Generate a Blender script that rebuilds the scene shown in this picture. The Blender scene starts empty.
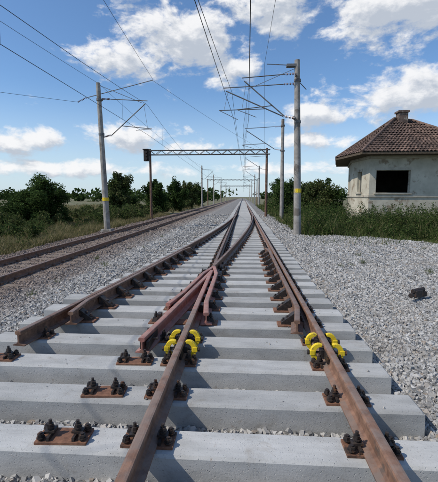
import bpy, math, random
import numpy as np
from mathutils import Vector
R=np.random.RandomState(7); random.seed(7)
C=bpy.context.scene.collection
rad=math.radians

# ---------------- node helpers ----------------
class NT:
    def __init__(s,nt): s.nt=nt
    def n(s,t,**k):
        nd=s.nt.nodes.new(t)
        for a,b in k.items(): setattr(nd,a,b)
        return nd
    def l(s,a,b): s.nt.links.new(a,b)
    def val(s,sock,v):
        if isinstance(v,(int,float)): sock.default_value=v
        elif isinstance(v,(tuple,list)): sock.default_value=v
        else: s.l(v,sock)
    def m(s,op,a,b=0.0,c=None,clamp=False):
        nd=s.n('ShaderNodeMath',operation=op); nd.use_clamp=clamp
        s.val(nd.inputs[0],a); s.val(nd.inputs[1],b)
        if c is not None: s.val(nd.inputs[2],c)
        return nd.outputs[0]
    def noise(s,vec,scale,detail=4,rough=.55,dist=0):
        nd=s.n('ShaderNodeTexNoise'); nd.inputs['Scale'].default_value=scale
        nd.inputs['Detail'].default_value=detail; nd.inputs['Roughness'].default_value=rough
        nd.inputs['Distortion'].default_value=dist
        if vec is not None: s.l(vec,nd.inputs['Vector'])
        return nd.outputs['Fac']
    def ramp(s,f,stops):
        nd=s.n('ShaderNodeValToRGB'); e=nd.color_ramp.elements
        while len(e)<len(stops): e.new(.5)
        for i,(p,c) in enumerate(stops):
            e[i].position=p; e[i].color=(c[0],c[1],c[2],1) if len(c)==3 else c
        s.l(f,nd.inputs[0]); return nd.outputs[0]
    def mix(s,f,a,b,bt='MIX'):
        nd=s.n('ShaderNodeMix',data_type='RGBA',blend_type=bt)
        s.val(nd.inputs[0],f)
        for i,v in ((6,a),(7,b)):
            if isinstance(v,(tuple,list)) and len(v)==3: v=(*v,1)
            s.val(nd.inputs[i],v)
        return nd.outputs[2]
    def smooth(s,x,a,b,lo=0.,hi=1.):
        nd=s.n('ShaderNodeMapRange',interpolation_type='SMOOTHSTEP')
        s.val(nd.inputs[0],x); nd.inputs[1].default_value=a; nd.inputs[2].default_value=b
        nd.inputs[3].default_value=lo; nd.inputs[4].default_value=hi
        return nd.outputs[0]
    def grey(s,k):
        cc=s.n('ShaderNodeCombineColor'); [s.l(k,cc.inputs[i]) for i in range(3)]; return cc.outputs[0]
def newmat(name):
    m=bpy.data.materials.new(name); m.use_nodes=True
    t=NT(m.node_tree); b=m.node_tree.nodes['Principled BSDF']
    pos=t.n('ShaderNodeNewGeometry')
    return m,t,b,pos
def setbump(t,b,h,dist,strength=1.):
    nd=t.n('ShaderNodeBump'); nd.inputs['Distance'].default_value=dist; nd.inputs['Strength'].default_value=strength
    t.l(h,nd.inputs['Height']); t.l(nd.outputs[0],b.inputs['Normal'])
def noisy(name,c1,c2,scale=5,rough=.8,c3=None,s3=.6,t3=(.55,.65),bump=0.,bscale=None,metal=0.,detail=4,worn=None):
    m,t,b,g=newmat(name); P=g.outputs['Position']
    f=t.noise(P,scale,detail,.62)
    col=t.ramp(f,[(.33,c1),(.67,c2)])
    if c3:
        f3=t.smooth(t.noise(P,s3,5,.65),t3[0],t3[1]); col=t.mix(f3,col,c3)
    if worn:   # running surface worn by wheels: upward faces only
        sx=t.n('ShaderNodeSeparateXYZ'); t.l(g.outputs['Normal'],sx.inputs[0])
        up=t.smooth(sx.outputs[2],.80,.97,0.,.7); brk=t.smooth(t.noise(P,7,5,.7),.3,.62)
        wf=t.m('MULTIPLY',up,brk); col=t.mix(wf,col,worn)
        t.l(t.smooth(wf,0.,1.,rough,rough-.2),b.inputs['Roughness'])
    else: b.inputs['Roughness'].default_value=rough
    t.l(col,b.inputs['Base Color'])
    b.inputs['Metallic'].default_value=metal
    b.inputs['Specular IOR Level'].default_value=.3
    if bump: setbump(t,b,t.noise(P,bscale or scale*4,4,.7),bump)
    return m

M={}
def sleeper_mat():
    m,t,b,g=newmat('new_concrete'); P=g.outputs['Position']
    mp=t.n('ShaderNodeMapping'); mp.inputs['Scale'].default_value=(1,3,3); t.l(P,mp.inputs[0])
    f=t.noise(mp.outputs[0],2.2,6,.65); f2=t.noise(P,60,3,.7)
    col=t.ramp(f,[(.25,(.29,.29,.28)),(.5,(.40,.40,.385)),(.75,(.49,.485,.465))])
    col=t.mix(t.smooth(f2,.56,.72,0,.55),col,(.20,.20,.195))
    st=t.smooth(t.noise(P,3.5,6,.7,.6),.54,.72,0,.6)
    col=t.mix(st,col,(.27,.245,.21))
    sp=t.smooth(t.noise(P,13,5,.75),.62,.72,0,.5); col=t.mix(sp,col,(.22,.16,.115))
    col=t.mix(1.,col,t.grey(t.m('MULTIPLY_ADD',g.outputs['Random Per Island'],.28,.82)),'MULTIPLY')
    t.l(col,b.inputs['Base Color']); b.inputs['Roughness'].default_value=.88
    vo=t.n('ShaderNodeTexVoronoi'); vo.inputs['Scale'].default_value=45; t.l(P,vo.inputs[0])
    pits=t.smooth(vo.outputs['Distance'],.0,.22)
    h=t.m('ADD',t.m('MULTIPLY',f2,.6),pits)
    setbump(t,b,h,.003)
    return m
M['concrete']=sleeper_mat()
M['rust']=noisy('rusted_rail_steel',(.125,.068,.046),(.27,.15,.098),11,.55,c3=(.105,.075,.06),s3=3.5,bump=.0015,bscale=160,worn=(.23,.18,.15))
M['rustdark']=noisy('brown_rusted_steel',(.085,.048,.034),(.20,.112,.074),16,.58,c3=(.26,.155,.10),s3=3,bump=.0015,bscale=140,worn=(.20,.15,.125))
M['rustred']=noisy('red_primer_steel',(.25,.105,.085),(.41,.19,.15),9,.58,c3=(.19,.105,.08),s3=3.5,t3=(.5,.62),bump=.001,bscale=120,worn=(.34,.21,.17))
M['plate']=noisy('rusted_plate_steel',(.12,.058,.036),(.25,.125,.075),22,.75,c3=(.06,.038,.028),s3=8,bump=.001,bscale=100)
M['bolt']=noisy('blackened_bolt_steel',(.016,.014,.014),(.05,.038,.032),30,.5,c3=(.11,.055,.03),s3=14,t3=(.56,.66))
M['yellow']=noisy('yellow_paint',(.66,.45,.02),(.78,.58,.03),8,.5,c3=(.30,.20,.06),s3=22,t3=(.56,.68))
M['oldconc']=noisy('weathered_concrete',(.22,.20,.18),(.36,.34,.31),3,.9,c3=(.16,.14,.12),s3=1.2,bump=.004,bscale=40)
M['galv']=noisy('galvanised_steel',(.10,.105,.11),(.19,.19,.19),6,.55,c3=(.12,.08,.06),s3=2)
M['wire']=noisy('copper_wire',(.03,.03,.03),(.06,.05,.045),6,.6)
M['insul']=noisy('brown_porcelain',(.10,.04,.025),(.14,.06,.04),6,.25)
M['oldsleeper']=noisy('stained_sleeper',(.15,.115,.09),(.23,.185,.15),5,.95,c3=(.10,.068,.05),s3=2)
M['bark']=noisy('bark',(.06,.045,.03),(.13,.10,.07),12,.95,bump=.01,bscale=30)
def stone_mat():
    m,t,b,g=newmat('ballast_stone'); P=g.outputs['Position']
    r=g.outputs['Random Per Island']
    col=t.ramp(r,[(0,(.15,.148,.142)),(.25,(.26,.255,.245)),(.55,(.37,.362,.345)),(.88,(.47,.46,.44)),(1,(.28,.225,.175))])
    big=t.noise(P,.7,4,.6)
    col=t.mix(t.smooth(big,.50,.68,0,.5),col,(.245,.22,.19))
    sx=t.n('ShaderNodeSeparateXYZ'); t.l(P,sx.inputs[0])
    xn=t.m('ADD',sx.outputs[0],t.m('MULTIPLY',big,2.4))
    col=t.mix(t.smooth(xn,-4.6,-2.2,.75,0.),col,(.18,.125,.095))
    t.l(col,b.inputs['Base Color']); b.inputs['Roughness'].default_value=.95
    b.inputs['Specular IOR Level'].default_value=.2
    return m
def gravel_mat():
    m,t,b,g=newmat('ballast_gravel'); P=g.outputs['Position']
    vo=t.n('ShaderNodeTexVoronoi'); vo.inputs['Scale'].default_value=23; t.l(P,vo.inputs[0])
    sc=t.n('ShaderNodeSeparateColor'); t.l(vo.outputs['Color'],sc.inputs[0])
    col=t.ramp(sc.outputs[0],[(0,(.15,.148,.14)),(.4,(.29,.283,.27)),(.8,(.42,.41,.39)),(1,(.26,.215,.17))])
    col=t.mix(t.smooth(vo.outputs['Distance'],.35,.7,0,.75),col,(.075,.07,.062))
    big=t.noise(P,.7,4,.6)
    col=t.mix(t.smooth(big,.50,.68,0,.5),col,(.22,.195,.165))
    sx=t.n('ShaderNodeSeparateXYZ'); t.l(P,sx.inputs[0])
    xn=t.m('ADD',sx.outputs[0],t.m('MULTIPLY',big,2.4))
    col=t.mix(t.smooth(xn,-4.6,-2.2,.8,0.),col,(.16,.11,.085))
    t.l(col,b.inputs['Base Color']); b.inputs['Roughness'].default_value=.95
    h=t.m('SUBTRACT',1.,vo.outputs['Distance']); setbump(t,b,h,.03)
    return m
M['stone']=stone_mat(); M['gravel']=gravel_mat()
def ground_mat():
    m,t,b,g=newmat('dry_grassland'); P=g.outputs['Position']
    col=t.ramp(t.noise(P,.35,6,.65),[(.3,(.07,.085,.03)),(.5,(.14,.125,.06)),(.7,(.24,.20,.115))])
    col=t.mix(t.smooth(t.noise(P,.06,4,.6),.50,.64),col,(.085,.105,.035))
    col=t.mix(t.smooth(t.noise(P,6,4,.7),.45,.7,0,.5),col,(.05,.05,.025))
    t.l(col,b.inputs['Base Color']); b.inputs['Roughness'].default_value=1.
    return m
M['ground']=ground_mat()
def leaf_mat(name,stops,trans=.3,dry=None):
    m,t,b,g=newmat(name); P=g.outputs['Position']
    col=t.ramp(g.outputs['Random Per Island'],stops)
    col=t.mix(t.smooth(t.noise(P,.9,2,.6),.4,.65,0,.45),col,tuple(x*1.5 for x in stops[-1][1]) if not dry else dry)
    df=t.n('ShaderNodeBsdfDiffuse'); t.l(col,df.inputs[0])
    tr=t.n('ShaderNodeBsdfTranslucent'); t.l(col,tr.inputs[0])
    mx=t.n('ShaderNodeMixShader'); mx.inputs[0].default_value=trans
    t.l(df.outputs[0],mx.inputs[1]); t.l(tr.outputs[0],mx.inputs[2])
    t.l(mx.outputs[0],m.node_tree.nodes['Material Output'].inputs[0])
    return m
M['leafD']=leaf_mat('dark_leaves',[(0,(.018,.032,.012)),(.5,(.036,.062,.02)),(1,(.065,.10,.03))])
M['leafG']=leaf_mat('green_leaves',[(0,(.03,.05,.015)),(.5,(.06,.09,.03)),(.85,(.10,.13,.045)),(1,(.17,.15,.08))],dry=(.12,.12,.055))
M['leafW']=leaf_mat('weed_leaves',[(0,(.025,.045,.015)),(.5,(.05,.085,.025)),(.85,(.09,.13,.04)),(1,(.22,.18,.10))],dry=(.09,.12,.04))
M['grass']=leaf_mat('grass_blades',[(0,(.06,.08,.025)),(.35,(.11,.125,.045)),(.6,(.24,.20,.10)),(1,(.36,.29,.17))],dry=(.30,.24,.13))
M['grassG']=leaf_mat('green_grass_blades',[(0,(.04,.07,.02)),(.6,(.08,.12,.035)),(.85,(.18,.17,.08)),(1,(.30,.25,.14))],dry=(.12,.14,.05))

# ---------------- mesh helpers ----------------
def npmesh(name,V,F,mat,parent=None,smooth=False):
    V=np.asarray(V,dtype=np.float32); F=np.asarray(F,dtype=np.int32)
    me=bpy.data.meshes.new(name); k=F.shape[1]
    me.vertices.add(len(V)); me.vertices.foreach_set('co',V.ravel())
    me.loops.add(F.size); me.loops.foreach_set('vertex_index',F.ravel())
    me.polygons.add(len(F)); me.polygons.foreach_set('loop_start',np.arange(0,F.size,k,dtype=np.int32))
    me.update(calc_edges=True); me.validate()
    me.polygons.foreach_set('use_smooth',np.full(len(me.polygons),smooth,dtype=bool))
    me.materials.append(mat)
    o=bpy.data.objects.new(name,me); C.objects.link(o)
    if parent: o.parent=parent
    return o
class MB:
    def __init__(s): s.v=[]; s.f=[]
    def add(s,V,F):
        o=len(s.v); s.v.extend([tuple(p) for p in V]); s.f.extend([tuple(i+o for i in f) for f in F])
    def box(s,c,d,rz=0,ry=0,taper=1.):
        hx,hy,hz=d[0]/2,d[1]/2,d[2]/2; V=[]
        for z,k in ((-hz,1.),(hz,taper)):
            for x,y in ((-hx,-hy),(hx,-hy),(hx,hy),(-hx,hy)):
                x2,y2,z2=x*k,y*k,z
                x3=x2*math.cos(ry)+z2*math.sin(ry); z3=-x2*math.sin(ry)+z2*math.cos(ry)
                x4=x3*math.cos(rz)-y2*math.sin(rz); y4=x3*math.sin(rz)+y2*math.cos(rz)
                V.append((c[0]+x4,c[1]+y4,c[2]+z3))
        s.add(V,[(3,2,1,0),(4,5,6,7),(0,1,5,4),(1,2,6,5),(2,3,7,6),(3,0,4,7)])
    def tube(s,a,b,r0,r1=None,n=8,rot=0.):
        if r1 is None: r1=r0
        a=Vector(a); b=Vector(b); d=(b-a).normalized()
        u=d.cross(Vector((0,0,1))); 
        if u.length<1e-3: u=Vector((1,0,0))
        u.normalize(); w=d.cross(u)
        V=[]
        for p,r in ((a,r0),(b,r1)):
            for i in range(n):
                t=2*math.pi*i/n+rot; V.append(p+u*(r*math.cos(t))+w*(r*math.sin(t)))
        F=[(i,(i+1)%n,n+(i+1)%n,n+i) for i in range(n)]+[tuple(range(n-1,-1,-1)),tuple(range(n,2*n))]
        s.add(V,F)
    def path(s,pts,r,n=6):
        for i in range(len(pts)-1): s.tube(pts[i],pts[i+1],r,n=n)
    def obj(s,name,mat,parent=None,bevel=0,smooth=False):
        me=bpy.data.meshes.new(name); me.from_pydata(s.v,[],s.f); me.update()
        me.materials.append(mat); o=bpy.data.objects.new(name,me); C.objects.link(o)
        if bevel:
            m=o.modifiers.new('b','BEVEL'); m.width=bevel; m.segments=2; m.limit_method='ANGLE'
        if smooth:
            for p in me.polygons: p.use_smooth=True
        if parent: o.parent=parent
        return o
def empty(name):
    o=bpy.data.objects.new(name,None); C.objects.link(o); o.empty_display_size=.2; return o

PR=[(-.075,0),(.075,0),(.075,.011),(.030,.024),(.011,.037),(.0085,.06),(.0085,.115),(.013,.127),(.035,.134),(.036,.158),(.031,.168),(.018,.1715),(0,.172)]
PR=PR+[(-x,z) for x,z in PR[-2:1:-1]]
def rail(mb,pts,z0=.02):
    pts=[Vector((p[0],p[1])) for p in pts]; n=len(PR); V=[]; F=[]
    for i,p in enumerate(pts):
        a=pts[max(0,i-1)]; b=pts[min(len(pts)-1,i+1)]; t=(b-a).normalized(); lx,ly=t.y,-t.x
        for x,z in PR: V.append((p.x+lx*x,p.y+ly*x,z0+z))
    for i in range(len(pts)-1):
        for j in range(n):
            k=(j+1)%n; F.append((i*n+j,i*n+k,(i+1)*n+k,(i+1)*n+j))
    F.append(tuple(range(n-1,-1,-1))); F.append(tuple((len(pts)-1)*n+j for j in range(n)))
    # profile is listed counter-clockwise: flip so normals face out
    F=[tuple(reversed(f)) for f in F]
    mb.add(V,F)

# ---------------- turnout ----------------
XR,XL=.87,-.64
T=34.5; RR=243.
def off(y): return 0 if y>=T else (T-y)**2/(2*RR)
def divL(y): return XL-off(y)*.97
def divR(y): return XR-off(y)
NOSE=T-math.sqrt(2*RR*(XR-XL))
def ys(a,b,st=.7):
    n=max(2,int((b-a)/st)+1); return [a+(b-a)*i/(n-1) for i in range(n)]
turnout=empty('railway_switch')
def fixn(o):
    import bmesh
    bm=bmesh.new(); bm.from_mesh(o.data); bmesh.ops.recalc_face_normals(bm,faces=bm.faces); bm.to_mesh(o.data); bm.free(); return o
mb=MB(); rail(mb,[(XR,-1.5),(XR,420)]); rail(mb,[(XL,-1.5),(XL,NOSE-2.6)])
fixn(mb.obj('running_rails',M['rust'],turnout))
mb=MB()
rail(mb,[(divL(y),y) for y in ys(3.85,T)]+[(XL,T+.01),(XL,T+60),(XL,420)])
rail(mb,[(divR(y)-.06,y) for y in ys(NOSE+.5,T)])
rail(mb,[(XL+.005,y) for y in (NOSE+.5,T-8)]+[(XL+.03,T-6),(XL+.09,T)])
fixn(mb.obj('diverging_rails',M['rustdark'],turnout))
mb=MB()
rail(mb,[(XL,NOSE-2.6),(XL,NOSE+.1)])
rail(mb,[(divR(y),y) for y in ys(3.75,NOSE+.05,.5)])
fixn(mb.obj('crossing_vee',M['rustred'],turnout))
mb=MB()
rail(mb,[(XL+.17,NOSE-2.75),(XL+.118,NOSE-2.2),(XL+.118,NOSE-.2),(divR(NOSE+.5)-.03,NOSE+.5)])
rail(mb,[(divR(NOSE-2.2)-.16,NOSE-2.35),(divR(NOSE-1.6)-.118,NOSE-1.7),(divR(NOSE-.2)-.118,NOSE-.2),(XL+.005,NOSE+.5)])
fixn(mb.obj('wing_rails',M['rustred'],turnout))
mb=MB()
rail(mb,[(XR-.21,4.35),(XR-.125,4.95),(XR-.125,10.2),(XR-.20,10.8)],.045)
rail(mb,[(divL(4.6)+.21,4.5),(divL(5.1)+.125,5.1)]+[(divL(y)+.125,y) for y in ys(5.6,10.2,.6)]+[(divL(10.8)+.21,10.8)],.045)
fixn(mb.obj('guard_rails',M['rustdark'],turnout))
S0=2.22; SP=.61; SW=.28
def sleeper_left(y): 
    if y<6: return -3.02
    return max(-3.02,divL(y)-.52) if y<T+3 else XL-.55
def sleeper(V,F,xl,xr,yf,zt=0.,h=.21,w=SW,jit=0.):
    o=len(V); c=.018; e=.012
    prof=[(-e,-h),(-.002,-c),(c*.8,0),(w-c*.8,0),(w+.002,-c),(w+e,-h)]
    for x,ins in ((xl,0),(xl+c,1),(xr-c,1),(xr,0)):
        for (py,pz) in prof:
            z=pz
            if ins==0 and pz==0: z=-c*.8
            V.append((x,yf+py+jit*x,zt+z))
    n=6
    for i in range(3):
        for j in range(n-1):
            F.append((o+i*n+j,o+i*n+n+j,o+i*n+n+j+1,o+i*n+j+1))
    F.append(tuple(o+j for j in range(n))); F.append(tuple(o+3*n+j for j in reversed(range(n))))
V=[];F=[];k=-2; sy=[]
while True:
    yf=S0+SP*k; k+=1
    if yf>160: break
    sy.append(yf); jr=(R.rand()-.5)
    sleeper(V,F,sleeper_left(yf)+jr*.03,1.44+jr*.05+(R.rand()-.5)*.03,yf,jit=(R.rand()-.5)*.006)
mb=MB(); mb.add(V,F); mb.obj('sleepers',M['concrete'],turnout)
plates=MB(); bolts=MB()
def bolt(x,y,z,detail,h=.075,r=.012):
    if detail:
        bolts.tube((x,y,z),(x,y,z+h),r,n=8)
        bolts.tube((x,y,z+h*.42),(x,y,z+h*.42+.022),.023,n=6,rot=R.rand()*3)
        bolts.tube((x,y,z+h*.42-.008),(x,y,z+h*.42),.028,n=10)
    else: bolts.box((x,y,z+h*.4),(.035,.035,h*.8))
def fast(x,y,ang=0.,detail=True,pl=.36):
    yc=y+SW/2
    plates.box((x,yc,.010),(pl,.17,.020),rz=-ang)
    if not detail:
        for s in (-1,1): bolts.box((x+s*.115,yc,.045),(.08,.11,.05))
        return
    for s in (-1,1):
        c,sn=math.cos(-ang),math.sin(-ang)
        def P(dx,dy): return (x+dx*c-dy*sn,yc+dx*sn+dy*c)
        p=P(s*.088,0); bolts.box((p[0],p[1],.034),(.018,.15,.028),rz=-ang)
        p=P(s*.098,0); bolts.box((p[0],p[1],.056),(.075,.06,.016),rz=-ang,ry=s*.12)
        bolt(p[0],p[1],.05,True,.085,.012)
        bolts.tube((p[0],p[1],.062),(p[0],p[1],.084),.020,n=10)
        for dy in (-.052,.052):
            p=P(s*(pl/2-.035),dy*s); bolt(p[0],p[1],.018,True,.055,.013)
for y in sy:
    if y<1.2: continue
    yc=y+SW/2; d=y<13
    a=math.atan(off(y-.5)-off(y+.5))
    dd=lambda x,**k: fast(x,y,detail=d,**k) if y<70 else None
    dd(XR)
    if y<3.7: 
        dd(XL); dd(divR(yc)+(R.rand()-.5)*.03,ang=(R.rand()-.5)*.15); dd(divL(yc))
    else:
        if y<NOSE-2.9: dd(XL); 
        elif y<NOSE+.9:
            xm=(XL+divR(yc))/2; w=abs(XL-divR(yc))+.62
            plates.box((xm,yc,.010),(w,.18,.02))
            for s in (-1,1):
                xx=xm+s*(w/2-.09)
                bolts.box((xx,yc,.05),(.11,.10,.06),taper=.6); bolt(xx,yc,.07,True,.08)
                bolts.box((xx-s*.05,yc,.085),(.05,.12,.09))
        else: dd(XL)
        if y<T-1: dd(divL(yc))
        if NOSE+.9<y<T-4: dd(divR(yc))
        if y<NOSE-2.9: dd(divR(yc),ang=a)
    if 4.3<y<10.9:
        for (x,s) in ((XR-.125,-1),(divL(yc)+.125,1)):
            w=.20
            V=[(x+s*.03,yc-.055,.02),(x+s*(.03+w),yc-.055,.02),(x+s*(.03+w),yc-.055,.05),(x+s*.05,yc-.055,.185),(x+s*.03,yc-.055,.185)]
            V+= [(a_,b_+.11,c_) for a_,b_,c_ in V]
            bolts.add(V,[(4,3,2,1,0),(5,6,7,8,9)]+[(i,(i+1)%5,5+(i+1)%5,5+i) for i in range(5)])
            plates.box((x+s*.13,yc,.012),(.30,.19,.023))
            bolts.tube((x+s*.04,yc,.12),(x+s*.16,yc,.12),.016,n=6)
            bolt(x+s*.20,yc,.03,True,.07)
plates.obj('base_plates',M['plate'],turnout,bevel=.003)
bolts.obj('fastenings',M['bolt'],turnout)
mb=MB()
for y in np.arange(NOSE-2.2,NOSE+.2,.45):
    mb.box((XL+.06,y,.10),(.10,.16,.10)); mb.box((divR(y)-.06,y,.10),(.10,.16,.10))
mb.tube((divR(3.95)-.09,3.95,.11),(divR(3.95)+.11,3.95,.11),.014)
mb.box((divR(3.95)-.035,3.98,.10),(.03,.42,.09)); mb.box((divR(3.95)+.035,3.98,.10),(.03,.42,.09))
mb.obj('spacer_blocks',M['bolt'],turnout,bevel=.004)
def crescent(mb,cx,cy,cz,s,Ro,Ri,w,a0=-115,a1=115,n=16):
    V=[]
    for yy in (cy-w,cy+w):
        for i in range(n):
            u=i/(n-1); t=rad(a0+(a1-a0)*u); k=math.sin(math.pi*u)
            ri=Ri+(Ro-Ri)*.55*(1-k)
            V+=[(cx+s*Ro*math.cos(t),yy,cz+Ro*1.15*math.sin(t)),(cx+s*ri*math.cos(t),yy,cz+ri*1.15*math.sin(t))]
    N=2*n; F=[]
    for i in range(n-1):
        a=2*i; F+=[(a,a+2,a+3,a+1),(N+a,N+a+1,N+a+3,N+a+2),(a,N+a,N+a+2,a+2),(a+1,a+3,N+a+3,N+a+1)]
    F+=[(0,1,N+1,N),(N-2,2*N-2,2*N-1,N-1)]; mb.add(V,F)
for x in (XL,XR):
    cl=empty('rail_joint_clamp'); a=MB(); b=MB()
    for y in (3.70,3.99):
        for s in (-1,1):
            crescent(a,x+s*.085,y,.105,s,.084,.030,.022)
            a.box((x+s*.15,y,.105),(.05,.055,.05))
            b.tube((x+s*.03,y,.105),(x+s*.20,y,.105),.014,n=8); b.tube((x+s*.178,y,.105),(x+s*.20,y,.105),.026,n=6)
            b.box((x+s*.055,y,.105),(.035,.07,.07))
    a.obj('yellow_jaws',M['yellow'],cl,bevel=.004)
    for s in (-1,1): b.box((x+s*.022,3.84,.095),(.022,.62,.075))
    b.obj('clamp_screws_and_fishplates',M['bolt'],cl,bevel=.002)

# ---------------- old track ----------------
old=empty('railway_track'); OZ=-.40
mb=MB(); 
for x in (-5.85,-7.36): rail(mb,[(x,-3),(x,30),(x,420)],OZ+.01)
fixn(mb.obj('rusty_rails',M['rust'],old))
V=[];F=[]
for k in range(260): sleeper(V,F,-7.9,-5.3,-3+.62*k+R.rand()*.03,OZ,.2,.26)
mb=MB(); mb.add(V,F); mb.obj('stained_sleepers',M['oldsleeper'],old)
bb=MB()
for k in range(130):
    y=-3+.62*k+.13
    for x in (-5.85,-7.36):
        for s in (-1,1): bb.box((x+s*.10,y,OZ+.03),(.07,.1,.06))
bb.obj('fastenings',M['rustdark'],old)

# ---------------- gravel bed ----------------
def wob(x,y,s=1.):
    return (np.sin(x*1.7*s+.3)*np.sin(y*1.3*s+1.1)+.6*np.sin(x*3.9*s+y*2.3*s)+.4*np.sin(-x*6.1*s+y*5.3*s+2))/2
def hgt(x,y):
    x=np.asarray(x,float); y=np.asarray(y,float)
    b=np.full(np.broadcast(x,y).shape,-.19)
    sl=np.clip((-3.3-x)/1.4,0,1); b=b-.24*sl*sl*(3-2*sl)
    inn=(x>-3.0)&(x<1.45)
    n=wob(x,y)*.022
    rr=np.clip((x-1.5)/1.2,0,1)
    n=np.where(inn,n*.5-.015,n+rr*(wob(x,y,.45)*.07-.03))
    b=b+n
    xr=np.where(y<15.,9.5,np.clip(9.5-(y-15.)*1.6,3.0,9.5))+wob(x*.5,y)*.5
    xl=-8.7+wob(y*.6,x*.5)*.25
    b=b-np.clip((x-xr+.3)/1.,0,1)*.5-np.clip((xl-x)/.5,0,1)*.4
    return b
gx=np.arange(-9.6,11,.14); gy=np.concatenate([np.arange(-3,20,.14),np.arange(20,60,.4),np.arange(60,200,3),np.arange(200,460,30)])
XX,YY=np.meshgrid(gx,gy); ZZ=hgt(XX,YY)
nx=len(gx); idx=np.arange(len(gx)*len(gy)).reshape(len(gy),nx)
F=np.stack([idx[:-1,:-1],idx[:-1,1:],idx[1:,1:],idx[1:,:-1]],-1).reshape(-1,4)
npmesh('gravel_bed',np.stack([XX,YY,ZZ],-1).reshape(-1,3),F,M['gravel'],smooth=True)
gx=np.concatenate([-np.geomspace(60,3000,14)[::-1],np.arange(-50,50,2.),np.geomspace(50,3000,14)])
gy=np.concatenate([[-200,-60],np.arange(-20,100,2.),np.geomspace(100,4000,16)])
XX,YY=np.meshgrid(gx,gy); ZZ=-.42+.05*wob(XX*.3,YY*.3)
ZZ=np.where((XX>-9)&(XX<3.2),-.62,ZZ); ZZ=np.where(XX<-10,ZZ-.15,ZZ)
ZZ=np.where((XX<9)&(XX>0)&(YY<14),-.62,ZZ)
nx=len(gx); idx=np.arange(len(gx)*len(gy)).reshape(len(gy),nx)
F=np.stack([idx[:-1,:-1],idx[:-1,1:],idx[1:,1:],idx[1:,:-1]],-1).reshape(-1,4)
npmesh('ground',np.stack([XX,YY,ZZ],-1).reshape(-1,3),F,M['ground'],smooth=True)

# stones: broken angular blocks
IV=np.array([(x,y,z) for z in (-1,1) for y in (-1,1) for x in (-1,1)],float)/1.5
IF=np.array([(0,2,3),(0,3,1),(4,5,7),(4,7,6),(0,1,5),(0,5,4),(1,3,7),(1,7,5),(3,2,6),(3,6,7),(2,0,4),(2,4,6)])
def rotm(n):
    q=R.normal(size=(n,4)); q/=np.linalg.norm(q,axis=1)[:,None]; w,x,y,z=q.T
    return np.stack([1-2*(y*y+z*z),2*(x*y-z*w),2*(x*z+y*w),2*(x*y+z*w),1-2*(x*x+z*z),2*(y*z-x*w),2*(x*z-y*w),2*(y*z+x*w),1-2*(x*x+y*y)],-1).reshape(n,3,3)
def stones(X,Y,rm,lift=.3,zz=None):
    n=len(X)
    r=rm*np.clip(np.exp(R.normal(size=n)*.28),.5,1.7)
    v=IV[None]+R.uniform(-.33,.33,(n,8,3))
    sc=np.stack([R.uniform(.85,1.3,n),R.uniform(.75,1.1,n),R.uniform(.55,.9,n)],-1)
    v=v*sc[:,None]*r[:,None,None]
    v=np.einsum('nij,nkj->nki',rotm(n),v)
    z=(hgt(X,Y)+r*R.uniform(-.1,lift*2,n)) if zz is None else zz+r*.45
    v=v+np.stack([X,Y,z],-1)[:,None]
    f=IF[None]+(np.arange(n)*8)[:,None,None]
    return v.reshape(-1,3),f.reshape(-1,3)
parts=[]
def scat(x0,x1,y0,y1,dens,rm):
    n=int((x1-x0)*(y1-y0)*dens); X=R.uniform(x0,x1,n); Y=R.uniform(y0,y1,n)
    on=np.ones(n,bool)
    ph=(Y-S0)%SP
    on&=~((X>-3.05)&(X<1.47)&((ph<SW+.02)|(ph>SP-.02)))
    ph2=(Y+3)%.62
    on&=~((X>-7.9)&(X<-5.3)&(ph2<.28)&(R.rand(n)<.85))
    on&=hgt(X,Y)>-.55
    on&=(np.abs(X+.3)<Y*.85+2.2)
    parts.append(stones(X[on],Y[on],rm))
scat(-5,6.2,1.2,7,2300,.0195)
scat(-9,9.5,7,12,1150,.024)
scat(-9,9.5,12,20,520,.030)
scat(-9,4.,20,40,150,.038)
# a few chips lying on the sleepers
n=90; kk=R.randint(2,14,n); Yc=S0+SP*kk*1.-SP+R.uniform(.03,.25,n); Xc=R.uniform(-2.8,1.4,n)
parts.append(stones(Xc,Yc,.008,zz=0.001))
Vs=[];Fs=[];o=0
for v,f in parts: Vs.append(v);Fs.append(f+o);o+=len(v)
npmesh('gravel',np.concatenate(Vs),np.concatenate(Fs),M['stone'])
print('stones',o//8)
mb=MB(); mb.box((3.22,6.9,-.08),(.20,.13,.13),rz=.5,taper=.9); mb.tube((3.12,6.85,-.03),(3.38,6.99,-.02),.045,n=8)
mb.box((3.36,6.98,-.10),(.10,.12,.10),rz=.2); mb.tube((3.08,6.8,-.09),(3.05,6.76,-.09),.05,n=6)
mb.obj('scrap_steel_block',M['bolt'],None,bevel=.01)

# ---------------- foliage ----------------
def leaves(cx,cy,cz,rx,ry,rz,n,size,clumps=14,seed=0):
    rs=np.random.RandomState(seed)
    d=rs.normal(size=(clumps,3)); d/=np.linalg.norm(d,axis=1)[:,None]
    cc=d*rs.uniform(.25,.85,(clumps,1))
    cr=rs.uniform(.22,.48,clumps)
    ci=rs.randint(0,clumps,n)
    e=rs.normal(size=(n,3)); e/=np.linalg.norm(e,axis=1)[:,None]
    p=cc[ci]+e*(cr[ci]*rs.uniform(.45,1.1,n))[:,None]
    p=p*np.array([rx,ry,rz])+np.array([cx,cy,cz])
    s=size*rs.uniform(.6,1.4,n)
    a=rs.normal(size=(n,3)); a/=np.linalg.norm(a,axis=1)[:,None]
    b=np.cross(a,rs.normal(size=(n,3))); b/=np.linalg.norm(b,axis=1)[:,None]
    a*=s[:,None]; b*=(s*.55)[:,None]
    V=np.stack([p-a,p+b,p+a,p-b],1)
    return V.reshape(-1,3)
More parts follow.
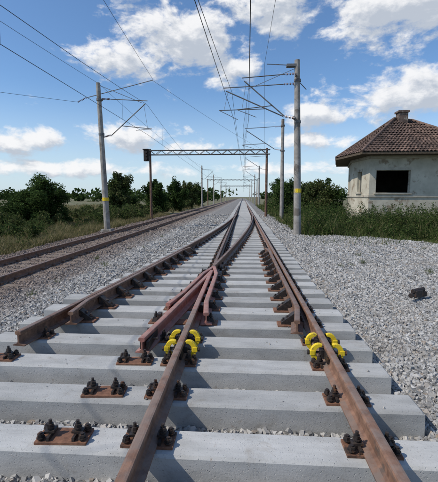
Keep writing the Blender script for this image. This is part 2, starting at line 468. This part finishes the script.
def stalk(x,y,h,n,size,seed,zb=-.45):
    # tall weed: leaves spiralling a leaning stem, narrowing to the tip
    rs=np.random.RandomState(seed); t=rs.rand(n)**.8
    lx,ly=rs.normal(size=2)*.15*h
    rr=(1-t)*.16*h+.03; a=rs.uniform(0,6.28,n)
    p=np.stack([x+lx*t*t+np.cos(a)*rr*rs.rand(n),y+ly*t*t+np.sin(a)*rr*rs.rand(n),zb+h*t],-1)
    s=size*rs.uniform(.6,1.3,n)*(1.2-.6*t)
    u=np.stack([np.cos(a),np.sin(a),rs.uniform(-.2,.9,n)],-1); u/=np.linalg.norm(u,axis=1)[:,None]
    w=np.cross(u,rs.normal(size=(n,3))); w/=np.linalg.norm(w,axis=1)[:,None]
    u*=s[:,None]; w*=(s*.33)[:,None]
    return np.stack([p-u*.3,p+u*.4+w,p+u*1.2,p+u*.4-w],1).reshape(-1,3)
def leafobj(name,Vl,mat,parent=None,zmin=-.55):
    V=np.concatenate(Vl); V[:,2]=np.maximum(V[:,2],zmin+R.rand(len(V))*.02)
    return npmesh(name,V,np.arange(len(V)).reshape(-1,4),mat,parent)
def tree(name,x,y,h,w,n,mat='leafD',size=.10,trunk=.3,seed=1,lobes=5):
    e=empty(name); rs=np.random.RandomState(seed); zb=-.55
    tb=MB(); top=Vector((x+rs.uniform(-.2,.2),y,zb+h*.6))
    tb.tube((x,y,zb-.1),(x+.05,y,zb+h*trunk),.05*h*.45,.035*h*.45,n=8)
    tb.tube((x+.05,y,zb+h*trunk),top,.035*h*.45,.015*h*.3,n=7)
    L=[]
    for i in range(lobes):
        a=2*math.pi*i/lobes+rs.uniform(-.4,.4); rr=w*.27*rs.uniform(.7,1.2)
        lz=zb+h*rs.uniform(trunk+.05,.72); lx=x+math.cos(a)*rr; ly=y+math.sin(a)*rr
        tb.tube((x+.03,y,zb+h*trunk*rs.uniform(.6,1)),(lx,ly,lz),.022*h*.5,.008*h*.4,n=6)
        L.append(leaves(lx,ly,lz,w*.33,w*.33,h*.27*rs.uniform(.8,1.15),n//(lobes+1),size,12,seed*31+i))
    L.append(leaves(x,y,zb+h*.72,w*.32,w*.32,h*.3,n//(lobes+1),size,12,seed*31+99))
    L.append(leaves(x,y,zb+h*.35,w*.42,w*.42,h*.33,n//3,size,16,seed*31+98))
    tb.obj('trunk_and_limbs',M['bark'],e); leafobj('foliage',L,M[mat],e)
tree('bush_tree',-15.7,27.5,4.1,4.9,26000,'leafD',.075,.12,3,7)
tree('bush_tree',-19.2,31,2.8,3.8,8000,'leafD',.08,.12,4,5)
tree('broadleaf_tree',-14.6,43,5.5,3.4,8000,'leafG',.12,.25,5)
tree('broadleaf_tree',-11.2,47,5.0,2.9,8000,'leafD',.12,.2,6)
tree('broadleaf_tree',-9.9,55,5.3,3.2,6000,'leafD',.13,.2,8)
tree('broadleaf_tree',-16.6,50,4.5,4.2,6000,'leafD',.13,.2,9)
tree('broadleaf_tree',-10,68,5.4,3.8,5000,'leafG',.16,.2,10)
tree('broadleaf_tree',-10.3,84,5.6,4.4,4000,'leafD',.18,.2,17)
tree('broadleaf_tree',5.6,31,4.0,3.4,9000,'leafG',.09,.15,11)
tree('broadleaf_tree',4.9,38,4.0,3.4,7000,'leafD',.1,.15,12)
tree('broadleaf_tree',5.2,50,4.8,4.0,5000,'leafD',.12,.15,13)
tree('broadleaf_tree',7.0,32,3.9,3.2,7000,'leafD',.09,.15,18)
tree('broadleaf_tree',18,46,6,5,5000,'leafD',.14,.2,14)
L=[]
for i in range(90):
    y=R.uniform(15,70); x=-9.8-R.rand()**1.3*9
    h=R.uniform(.35,.95)*(1+.014*y)
    L.append(leaves(x,y,-.5+h*.5,h*.95,h*.95,h*.75,600,.05+.0011*y,8,1000+i))
for i in range(260):
    L.append(stalk(-9.3-R.rand()*9,R.uniform(12,35),R.uniform(.5,1.3),60,.07,7000+i,-.6))
leafobj('shrubs',L,M['leafG'])
L=[]
for i in range(150):
    y=R.uniform(17.2,27); x=R.uniform(3.4,14.5); h=R.uniform(.5,1.25)*(1.0 if y>19 else .55)
    if x>7.2 and y>23.3: continue
    L.append(leaves(x,y,-.4+h*.5,h*.55,h*.55,h*.9,420,.045,9,3000+i))
for i in range(900):
    x=R.uniform(3.3,14.); y=R.uniform(17.2,23.4) if x>7 else R.uniform(18,30)
    L.append(stalk(x,y,R.uniform(.6,1.9)*(1 if y>18.6 else .5),75,.085,8000+i))
for i in range(50):
    y=R.uniform(27,75); x=R.uniform(3.8,6.6); h=R.uniform(.8,1.7)
    L.append(leaves(x,y,-.4+h*.5,h*.8,h*.8,h*.95,400,.075,9,4000+i))
leafobj('weeds',L,M['leafW'],zmin=-.42)
L=[]
for i in range(300):
    y=R.uniform(160,600); x=R.uniform(-1.2,1.2)*y
    if abs(x)<14: continue
    h=R.uniform(3,10)
    L.append(leaves(x,y,h*.4,h*R.uniform(.8,2.),h,h*.6,130,.8+.0012*y,8,6000+i))
leafobj('distant_trees',L,M['leafD'])
def blades(n,xf,yf,h0,h1,w,zf=-.45,keep=None):
    X=xf(n);Y=yf(n)
    if keep is not None:
        k=keep(X,Y); X=X[k];Y=Y[k]
    n=len(X)
    h=R.uniform(h0,h1,n)*(.5+.8*np.clip(.5+wob(X*.8,Y*.6),0,1)); a=R.uniform(0,6.28,n); ww=w*R.uniform(.6,1.3,n)
    lean=R.normal(size=(n,2))*.35*h[:,None]
    base=np.stack([X,Y,np.full(n,zf)],-1)
    d=np.stack([np.cos(a)*ww,np.sin(a)*ww,np.zeros(n)],-1)
    m=base+np.concatenate([lean*.35,(h*.6)[:,None]],1); tip=base+np.concatenate([lean,h[:,None]],1)
    A=np.stack([base-d,base+d,m+d*.75,m-d*.75],1); B=np.stack([m-d*.75,m+d*.75,tip+d*.12,tip-d*.12],1)
    return np.concatenate([A,B],1).reshape(-1,3)
Bl=[blades(80000,lambda n:-8.9-R.rand(n)**1.4*22,lambda n:R.uniform(9,45,n),.15,.55,.014,-.62),
    blades(30000,lambda n:-8.7-R.rand(n)*2.5,lambda n:R.uniform(6,40,n),.12,.45,.011,-.5),
    blades(9000,lambda n:R.uniform(-40,-9,n),lambda n:R.uniform(45,90,n),.3,.8,.04,-.6)]
V=np.concatenate(Bl); npmesh('grass',V,np.arange(len(V)).reshape(-1,4),M['grass'])
Bl=[blades(70000,lambda n:R.uniform(2.9,15,n),lambda n:R.uniform(14.6,25,n),.12,.55,.014,-.45,keep=lambda X,Y:(X>9.6-(Y-15)*1.6)|(Y>19)|(R.rand(len(X))<.12)),
    blades(9000,lambda n:R.uniform(3.2,13,n),lambda n:R.uniform(18,24,n),.6,1.2,.010,-.45),
    blades(9000,lambda n:R.uniform(2.7,5,n),lambda n:R.uniform(24,80,n),.2,.7,.025,-.45)]
# sparse tufts growing through the ballast
for i in range(26):
    tx,ty=(R.uniform(2.6,8),R.uniform(7,15)) if i%3 else (R.uniform(-5,-3.6),R.uniform(6,18))
    z=float(hgt(tx,ty))-.02
    Bl.append(blades(60,lambda n:tx+R.normal(size=n)*.05,lambda n:ty+R.normal(size=n)*.05,.05,.16,.004,z))
V=np.concatenate(Bl); npmesh('green_grass',V,np.arange(len(V)).reshape(-1,4),M['grassG'])
# ---------------- masts ----------------
def insul(mb,a,b,r=.06,n=7):
    a=Vector(a);b=Vector(b)
    for i in range(n):
        p=a.lerp(b,(i+.2)/n); q=a.lerp(b,(i+.65)/n); mb.tube(p,q,r,r*.6,n=10)
def cantilever(st,ins,px,py,dirn,reach,z_low=5.4,z_top=7.3,contact=5.49):
    e=px+dirn*reach
    a0=(px+dirn*.16,py,z_low); a1=(px+dirn*.65,py,z_low+.09)
    insul(ins,a0,a1); st.tube(a1,(e,py,z_top-.25),.030)
    b0=(px+dirn*.14,py,z_top+.05); b1=(px+dirn*.65,py,z_top+.03)
    insul(ins,b0,b1); st.tube(b1,(e+dirn*.12,py,z_top-.1),.024)
    m=Vector(a1).lerp(Vector((e,py,z_top-.25)),.30)
    r1=(e+dirn*.35,py,z_low+.42)
    st.tube(m,r1,.022); st.tube((r1[0],py,r1[2]),(e-dirn*.6,py,contact+.06),.015)
    st.tube((e-dirn*.1,py,z_top-.25),(e+dirn*.1,py,z_low+.45),.008)
def mast(name,x,y,h=8.6,lean=0.,arms=(),zb=-.5,r0=.19,r1=.12,extra=None):
    e=empty(name); p=MB(); st=MB(); ins=MB()
    p.tube((x,y,zb),(x+lean,y,zb+h),r0,r1,n=12,rot=.2)
    p.box((x,y,zb+.1),(.7,.7,.3),taper=.85)
    p.obj('concrete_post',M['oldconc'],e)
    for z in (5.35,7.3): st.tube((x+lean*z/h,y,z-.06),(x+lean*z/h,y,z+.06),.17,n=12)
    for (d,reach,dy,zl,zt) in arms:
        cantilever(st,ins,x+lean*.75,y+dy,d,reach,zl,zt)
        st.box((x+lean*.7+d*.14,y+dy/2,zl),(.08,abs(dy)+.15,.08)); st.box((x+lean*.7+d*.12,y+dy/2,zt),(.08,abs(dy)+.15,.08))
    if extra: extra(st,ins,e)
    st.obj('cantilever_arms',M['galv'],e); 
    if ins.v: ins.obj('insulators',M['insul'],e)
    return e
def band(e,x,y,z,h=.2):
    b=MB(); b.tube((x,y,z),(x,y,z+h),.190,n=12); b.obj('yellow_band',M['yellow'],e)
def exL(st,ins,e):
    st.tube((-9.1,21.9,7.45),(-5.2,21.9,8.35),.022); insul(ins,(-9.7,21.9,7.2),(-9.15,21.9,7.45),.05)
    st.tube((-8.35,21.9,8.1),(-5.9,21.9,7.1),.014)
    band(e,-8.25,21.9,1.45)
def exR(st,ins,e):
    st.tube((2.55,19,8.0),(1.1,19,8.1),.02); st.box((2.3,19,8.0),(.5,.25,.12)); st.tube((2.62,19,7.3),(3.05,19.1,6.9),.02)
    st.tube((2.55,19,7.9),(.2,19.2,7.0),.012); band(e,2.73,19,1.9)
mast('catenary_mast',-8.2,21.9,8.75,-.25,[(1,2.7,0,5.2,7.3)],extra=exL)
mast('catenary_mast',2.78,19,8.75,-.22,[(-1,2.6,-.25,5.5,7.5),(-1,3.5,.3,5.6,7.2)],r0=.2,r1=.13,extra=exR)
mast('catenary_mast',3.15,30.5,8.3,-.05,[(-1,2.9,0,5.4,7.2)],r0=.17,r1=.12)
for y in (52,76,105,140,180): mast('catenary_mast',3.2,y,8.4,0,[(-1,2.9,0,5.4,7.2)],r0=.17,r1=.12)
for y in (75,105,140,180,230): mast('catenary_mast',-8.3,y,8.4,0,[(1,2.2,0,5.2,7.1)],r0=.17,r1=.12)
def gantry(y,xl,xr,zb,ht):
    e=empty('catenary_portal_gantry'); g=MB(); leg=MB()
    for x in (xl,xr): leg.tube((x,y,-.5),(x,y,zb+ht+.15),.13,.10,n=8)
    leg.obj('legs',M['rustdark'],e)
    for z in (zb,zb+ht):
        for dy in (-.18,.18): g.tube((xl-.3,y+dy,z),(xr+.3,y+dy,z),.04,n=4)
    n=int((xr-xl)/.5)
    for i in range(n):
        a=xl+(xr-xl)*i/n; b=xl+(xr-xl)*(i+1)/n
        for dy in (-.18,.18): g.tube((a,y+dy,zb if i%2 else zb+ht),(b,y+dy,zb+ht if i%2 else zb),.024,n=4)
    g.obj('lattice_beam',M['galv'],e)
    return e
gantry(35,-8.75,2.15,5.6,.40)
gantry(95,-9,3.5,5.7,.4); gantry(150,-9,3.5,5.7,.4)
mb=MB(); mb.box((-9.0,34.7,5.5),(.5,.35,1.0)); mb.box((-9.0,34.5,6.05),(.56,.5,.06))
for z in (5.8,5.5,5.2): mb.tube((-9.0,34.52,z),(-9.0,34.3,z),.13,n=12)
mb.obj('railway_signal_head',M['bolt'])
# ---------------- wires ----------------
wires=empty('overhead_wires')
wb=MB()
def wire(P,Q,r=.011,sag=0.,seg=14):
    P=Vector(P);Q=Vector(Q); pts=[]
    for i in range(seg+1):
        t=i/seg; p=P.lerp(Q,t); p.z-=sag*4*t*(1-t); pts.append(p)
    wb.path(pts,r,5); return pts
def line(x0s,ys_,zc,zt,sag=.9):
    for i in range(len(ys_)-1):
        a,b=ys_[i],ys_[i+1]; xa,xb=x0s[i],x0s[i+1]
        wire((xa,a,zc),(xb,b,zc),.009,0.02,4)
        pts=wire((xa,a,zt),(xb,b,zt),.009,sag*((b-a)/50)**2,12)
        for k in range(1,len(pts)-1,2):
            wb.tube(pts[k],(pts[k].x,pts[k].y,zc),.004,n=4)
line([-.35,.25,-.05,.3,0.,.3,0,.2,.1],[-32,19,30.5,52,76,105,140,180,260],5.5,7.1,1.)
line([-6.3,-5.6,-6.6,-6.2,-6.7,-6.3],[-30,21.9,75,105,140,230],5.3,7.0,1.)
wire((-3.2,-30,6.6),(-.6,19.3,6.9),.009,.7); wire((-2.6,-30,5.6),(-.5,19.3,5.6),.009,.05)
wire((-.6,19.3,6.9),(.1,76,6.9),.009,.8); wire((-.5,19.3,5.6),(.1,76,5.6),.009,.05)
wire((.9,-30,7.9),(1.0,19,8.15),.007,.4); wire((1.0,19,8.15),(2.9,52,7.8),.007,.2)
wire((-9.7,21.9,7.2),(-30,6,7.6),.009,.2); wire((-8.4,21.9,8.2),(-10.5,-30,8.6),.008,.6)
wire((-8.4,21.9,8.2),(-8.3,75,7.9),.008,.6); wire((-5.2,21.9,8.35),(-2.5,-30,9.5),.008,.5)
wire((-5.2,21.9,8.3),(3,52,7.9),.008,.2)
wb.obj('wires',M['wire'],wires)

# ---------------- building ----------------
hut=empty('signal_box_building')
M['plaster']=noisy('peeling_plaster',(.40,.365,.285),(.56,.52,.42),1.3,.95,c3=(.27,.215,.155),s3=1.2,t3=(.54,.64),bump=.012,bscale=18)
M['trim']=noisy('old_trim_plaster',(.36,.33,.265),(.49,.45,.37),3,.95,c3=(.23,.19,.145),s3=2)
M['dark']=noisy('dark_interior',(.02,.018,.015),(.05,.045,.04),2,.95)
def tile_mat():
    m,t,b,g=newmat('clay_roof_tiles'); P=g.outputs['Position']
    col=t.ramp(t.noise(P,1.4,5,.7),[(.3,(.055,.038,.030)),(.5,(.11,.070,.053)),(.72,(.18,.115,.085))])
    col=t.mix(1.,col,t.grey(t.m('MULTIPLY_ADD',g.outputs['Random Per Island'],.8,.6)),'MULTIPLY')
    t.l(col,b.inputs['Base Color']); b.inputs['Roughness'].default_value=.9; return m
M['tile']=tile_mat()
foot=[(7.75,23.6),(14.3,23.6),(15.8,27.0),(15.8,31.0),(8.5,31.0),(7.5,26.6)]
cen=Vector((11.4,27.6))
wl=MB(); tr=MB(); 
def wallseg(P,Q,z0,z1,ops,th=.3):
    P=Vector(P);Q=Vector(Q); L=(Q-P).length; d=(Q-P)/L; nrm=Vector((d.y,-d.x))
    if nrm.dot((P+Q)/2-cen)<0: nrm=-nrm
    rz=math.atan2(d.y,d.x)
    us=sorted({0,L,*[o[0] for o in ops],*[o[1] for o in ops]}); zs=sorted({z0,z1,*[o[2] for o in ops],*[o[3] for o in ops]})
    for i in range(len(us)-1):
        for j in range(len(zs)-1):
            uc=(us[i]+us[i+1])/2; zc=(zs[j]+zs[j+1])/2
            if any(o[0]<uc<o[1] and o[2]<zc<o[3] for o in ops): continue
            p=P+d*uc-nrm*th/2
            wl.box((p.x,p.y,zc),(us[i+1]-us[i],th,zs[j+1]-zs[j]),rz=rz)
    for (u0,u1,a,b) in ops:
        p=P+d*((u0+u1)/2)+nrm*.02; tr.box((p.x,p.y,a-.06),(u1-u0+.2,.16,.10),rz=rz)
        p=P+d*((u0+u1)/2)+nrm*.004; tr.box((p.x,p.y,b+.10),(u1-u0+.16,.03,.16),rz=rz)
        for k in (u0+.03,u1-.03):
            p=P+d*k-nrm*.18; tr.box((p.x,p.y,(a+b)/2),(.055,.06,b-a),rz=rz)
    for z,hh,pr in ((1.72,.12,.05),(4.12,.2,.08),(.25,.9,.035)):
        p=(P+Q)/2+nrm*pr/2; tr.box((p.x,p.y,z),(L+pr*.8,pr+.01,hh),rz=rz)
wallseg(foot[0],foot[1],-.5,4.3,[(.4,2.45,1.95,3.3)])
wallseg(foot[5],foot[0],-.5,4.3,[(1.1,1.8,2.0,3.3)])
wallseg(foot[1],foot[2],-.5,4.3,[(1.0,2.2,2.0,3.3)])
wallseg(foot[2],foot[3],-.5,4.3,[]); wallseg(foot[3],foot[4],-.5,4.3,[]); wallseg(foot[4],foot[5],-.5,4.3,[(1.2,2.4,2.0,3.3)])
wl.obj('walls',M['plaster'],hut); tr.obj('window_frames_and_cornice',M['trim'],hut)
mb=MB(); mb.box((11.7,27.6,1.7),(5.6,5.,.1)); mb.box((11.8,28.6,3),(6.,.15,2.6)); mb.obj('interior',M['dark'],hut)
ap1=Vector((10.5,27.4,7.05)); ap2=Vector((12.0,28.1,7.05))
ev=[]
for (x,y) in foot:
    d=Vector((x,y))-cen; d2=d.normalized()*1.2; ev.append(Vector((x+d2.x,y+d2.y,4.3)))
rf=MB(); til=MB()
def rooffacet(a,b,c,d=None):
    V=[a,b,c]+([d] if d else []); rf.add(V,[tuple(range(len(V)))])
    top0=(d if d else c); top1=c
    n=17; nrm=(b-a).cross(c-a).normalized()
    if nrm.z<0: nrm=-nrm
    for i in range(n):
        t0=i/n; t1=min((i+1.35)/n,1.)
        l0=a.lerp(top0,t0); r0=b.lerp(top1,t0); l1=a.lerp(top0,t1); r1=b.lerp(top1,t1)
        w=(r0-l0).length; m=max(1,int(w/.22))
        for j in range(m):
            s0=j/m;s1=(j+.94)/m; o1=nrm*(.06+.025*R.rand()); o0=nrm*.02; mid=(s0+s1)/2
            A=l0.lerp(r0,s0)+o1*.7;B=l0.lerp(r0,s1)+o1*.7;Cc=l1.lerp(r1,s1)+o0;D=l1.lerp(r1,s0)+o0
            Mm=l0.lerp(r0,mid)+o1*1.5; Mt=l1.lerp(r1,mid)+o0*1.6
            til.add([A,Mm,Mt,D,B,Cc],[(0,1,2,3),(1,4,5,2)])
rooffacet(ev[0],ev[1],ap2,ap1); rooffacet(ev[1],ev[2],ap2); rooffacet(ev[2],ev[3],ap2); rooffacet(ev[3],ev[4],ap1,ap2); rooffacet(ev[4],ev[5],ap1); rooffacet(ev[5],ev[0],ap1)
rf.add([v-Vector((0,0,.12)) for v in ev],[tuple(range(6))])
rf.add([v-Vector((0,0,.118)) for v in ev]+ev,[(i,(i+1)%6,6+(i+1)%6,6+i) for i in range(6)])
rf.obj('roof_deck',M['bark'],hut); til.obj('roof_tiles',M['tile'],hut)
mb=MB()
for e_ in ev: 
    tgt=ap1 if (e_-ap1).length<(e_-ap2).length else ap2
    mb.tube(e_+Vector((0,0,.06)),tgt+Vector((0,0,.08)),.09,n=8)
mb.tube(ap1+Vector((0,0,.07)),ap2+Vector((0,0,.07)),.09,n=8); mb.obj('ridge_tiles',M['tile'],hut)
M['brick']=noisy('sooty_brick',(.08,.06,.05),(.17,.12,.10),6,.95,c3=(.26,.24,.2),s3=3)
mb=MB(); mb.box((11.0,27.4,7.05),(.6,.6,.9)); mb.box((11.0,27.4,7.54),(.75,.75,.12)); mb.obj('chimney',M['brick'],hut)

# ---------------- world ----------------
SE,SA=rad(47),rad(-112)
w=bpy.data.worlds.new('World'); bpy.context.scene.world=w; w.use_nodes=True
t=NT(w.node_tree); bg=w.node_tree.nodes['Background']; bg.inputs[1].default_value=.10
try:
    w.cycles.sampling_method='MANUAL'; w.cycles.sample_map_resolution=512
except Exception as ex: print(ex)
sky=t.n('ShaderNodeTexSky',sky_type='NISHITA'); sky.sun_disc=False; sky.sun_elevation=SE; sky.sun_rotation=SA%(2*math.pi)
sky.dust_density=.6; sky.ozone_density=1.6; sky.air_density=1.
grp=bpy.data.node_groups.new('cloud_density','ShaderNodeTree')
grp.interface.new_socket('az',in_out='INPUT',socket_type='NodeSocketFloat')
grp.interface.new_socket('el',in_out='INPUT',socket_type='NodeSocketFloat')
grp.interface.new_socket('d',in_out='OUTPUT',socket_type='NodeSocketFloat')
g=NT(grp); gi=g.n('NodeGroupInput'); go=g.n('NodeGroupOutput'); az=gi.outputs[0]; el=gi.outputs[1]
blobs=[(-17.5,18.6,8.,2.9,1.),(-8,21.5,11,4.4,1.15),(-2,18.0,6,2.6,.95),(5,25.5,9,4,1.),(22,23.5,12,4.2,1.15),(22,13.3,12,3.2,1.1),(10,11.5,6,2.,.95),
 (-31,7.4,6,2.2,1.),(-17,8.8,8,2.2,.95),(-8,7.2,6,1.3,.85),(9,8.0,8,1.5,.85),(-24,4.,18,1.4,.9),(8,4.2,14,1.4,.85),(-17,27,5,1.8,.8),
 (60,20,25,8,.9),(-75,22,25,8,.9),(150,28,40,10,.9),(0,55,30,8,.6)]
M_=None
for (a,e,rx,ry,k) in blobs:
    u=g.m('DIVIDE',g.m('SUBTRACT',az,a),rx); v=g.m('DIVIDE',g.m('SUBTRACT',el,e),ry)
    d2=g.m('ADD',g.m('MULTIPLY',u,u),g.m('MULTIPLY',v,v))
    b=g.m('MULTIPLY',g.m('POWER',2.718,g.m('MULTIPLY',d2,-.9)),k)
    M_=b if M_ is None else g.m('MAXIMUM',M_,b)
cv=g.n('ShaderNodeCombineXYZ'); g.l(az,cv.inputs[0]); g.l(g.m('MULTIPLY',el,1.7),cv.inputs[1])
n1=g.noise(cv.outputs[0],.15,8,.62,.25); n2=g.noise(cv.outputs[0],.5,4,.6)
f=g.m('ADD',M_,g.m('MULTIPLY',g.m('SUBTRACT',n1,.5),2.2)); f=g.m('ADD',f,g.m('MULTIPLY',g.m('SUBTRACT',n2,.5),.7))
g.l(f,go.inputs[0])
tc=t.n('ShaderNodeTexCoord'); sp=t.n('ShaderNodeSeparateXYZ'); t.l(tc.outputs['Generated'],sp.inputs[0])
AZ=t.m('MULTIPLY',t.m('ARCTAN2',sp.outputs[0],sp.outputs[1]),57.2958); EL=t.m('MULTIPLY',t.m('ARCSINE',sp.outputs[2]),57.2958)
def G(a,e):
    nd=t.n('ShaderNodeGroup'); nd.node_tree=grp; t.l(a,nd.inputs[0]); t.l(e,nd.inputs[1]); return nd.outputs[0]
D=G(AZ,EL); D2=G(t.m('ADD',AZ,-.9),t.m('ADD',EL,1.4))
dens=t.smooth(D,.38,.86)
sh=t.smooth(t.m('SUBTRACT',D2,t.m('MULTIPLY',D,.5)),.0,.65)
ccol=t.mix(sh,(9.5,9.5,9.6),(5.2,5.7,6.5))
skyc=t.mix(1.,sky.outputs[0],(.98,1.24,1.48),'MULTIPLY')
haze=t.smooth(EL,-1.,16.,.70,0.); skyc=t.mix(haze,skyc,(6.6,7.8,9.0))
out=t.mix(t.m('MULTIPLY',dens,.96),skyc,ccol)
t.l(out,bg.inputs[0])
sun=bpy.data.lights.new('sun','SUN'); sun.energy=3.7; sun.angle=rad(.5); sun.color=(1,.93,.83)
so=bpy.data.objects.new('sun',sun); C.objects.link(so)
sd=Vector((math.sin(SA)*math.cos(SE),math.cos(SA)*math.cos(SE),math.sin(SE)))
so.rotation_euler=sd.to_track_quat('Z','Y').to_euler()
cam=bpy.data.cameras.new('camera'); co=bpy.data.objects.new('camera',cam); C.objects.link(co)
cam.sensor_fit='HORIZONTAL'; cam.sensor_width=36; cam.lens=36*370/438; cam.clip_end=8000; cam.clip_start=.05
co.location=(0,0,1.69); co.rotation_euler=(rad(90-6.8),0,rad(3.7))
sc=bpy.context.scene; sc.camera=co
sc.view_settings.view_transform='Standard'; sc.view_settings.look='None'; sc.view_settings.exposure=0
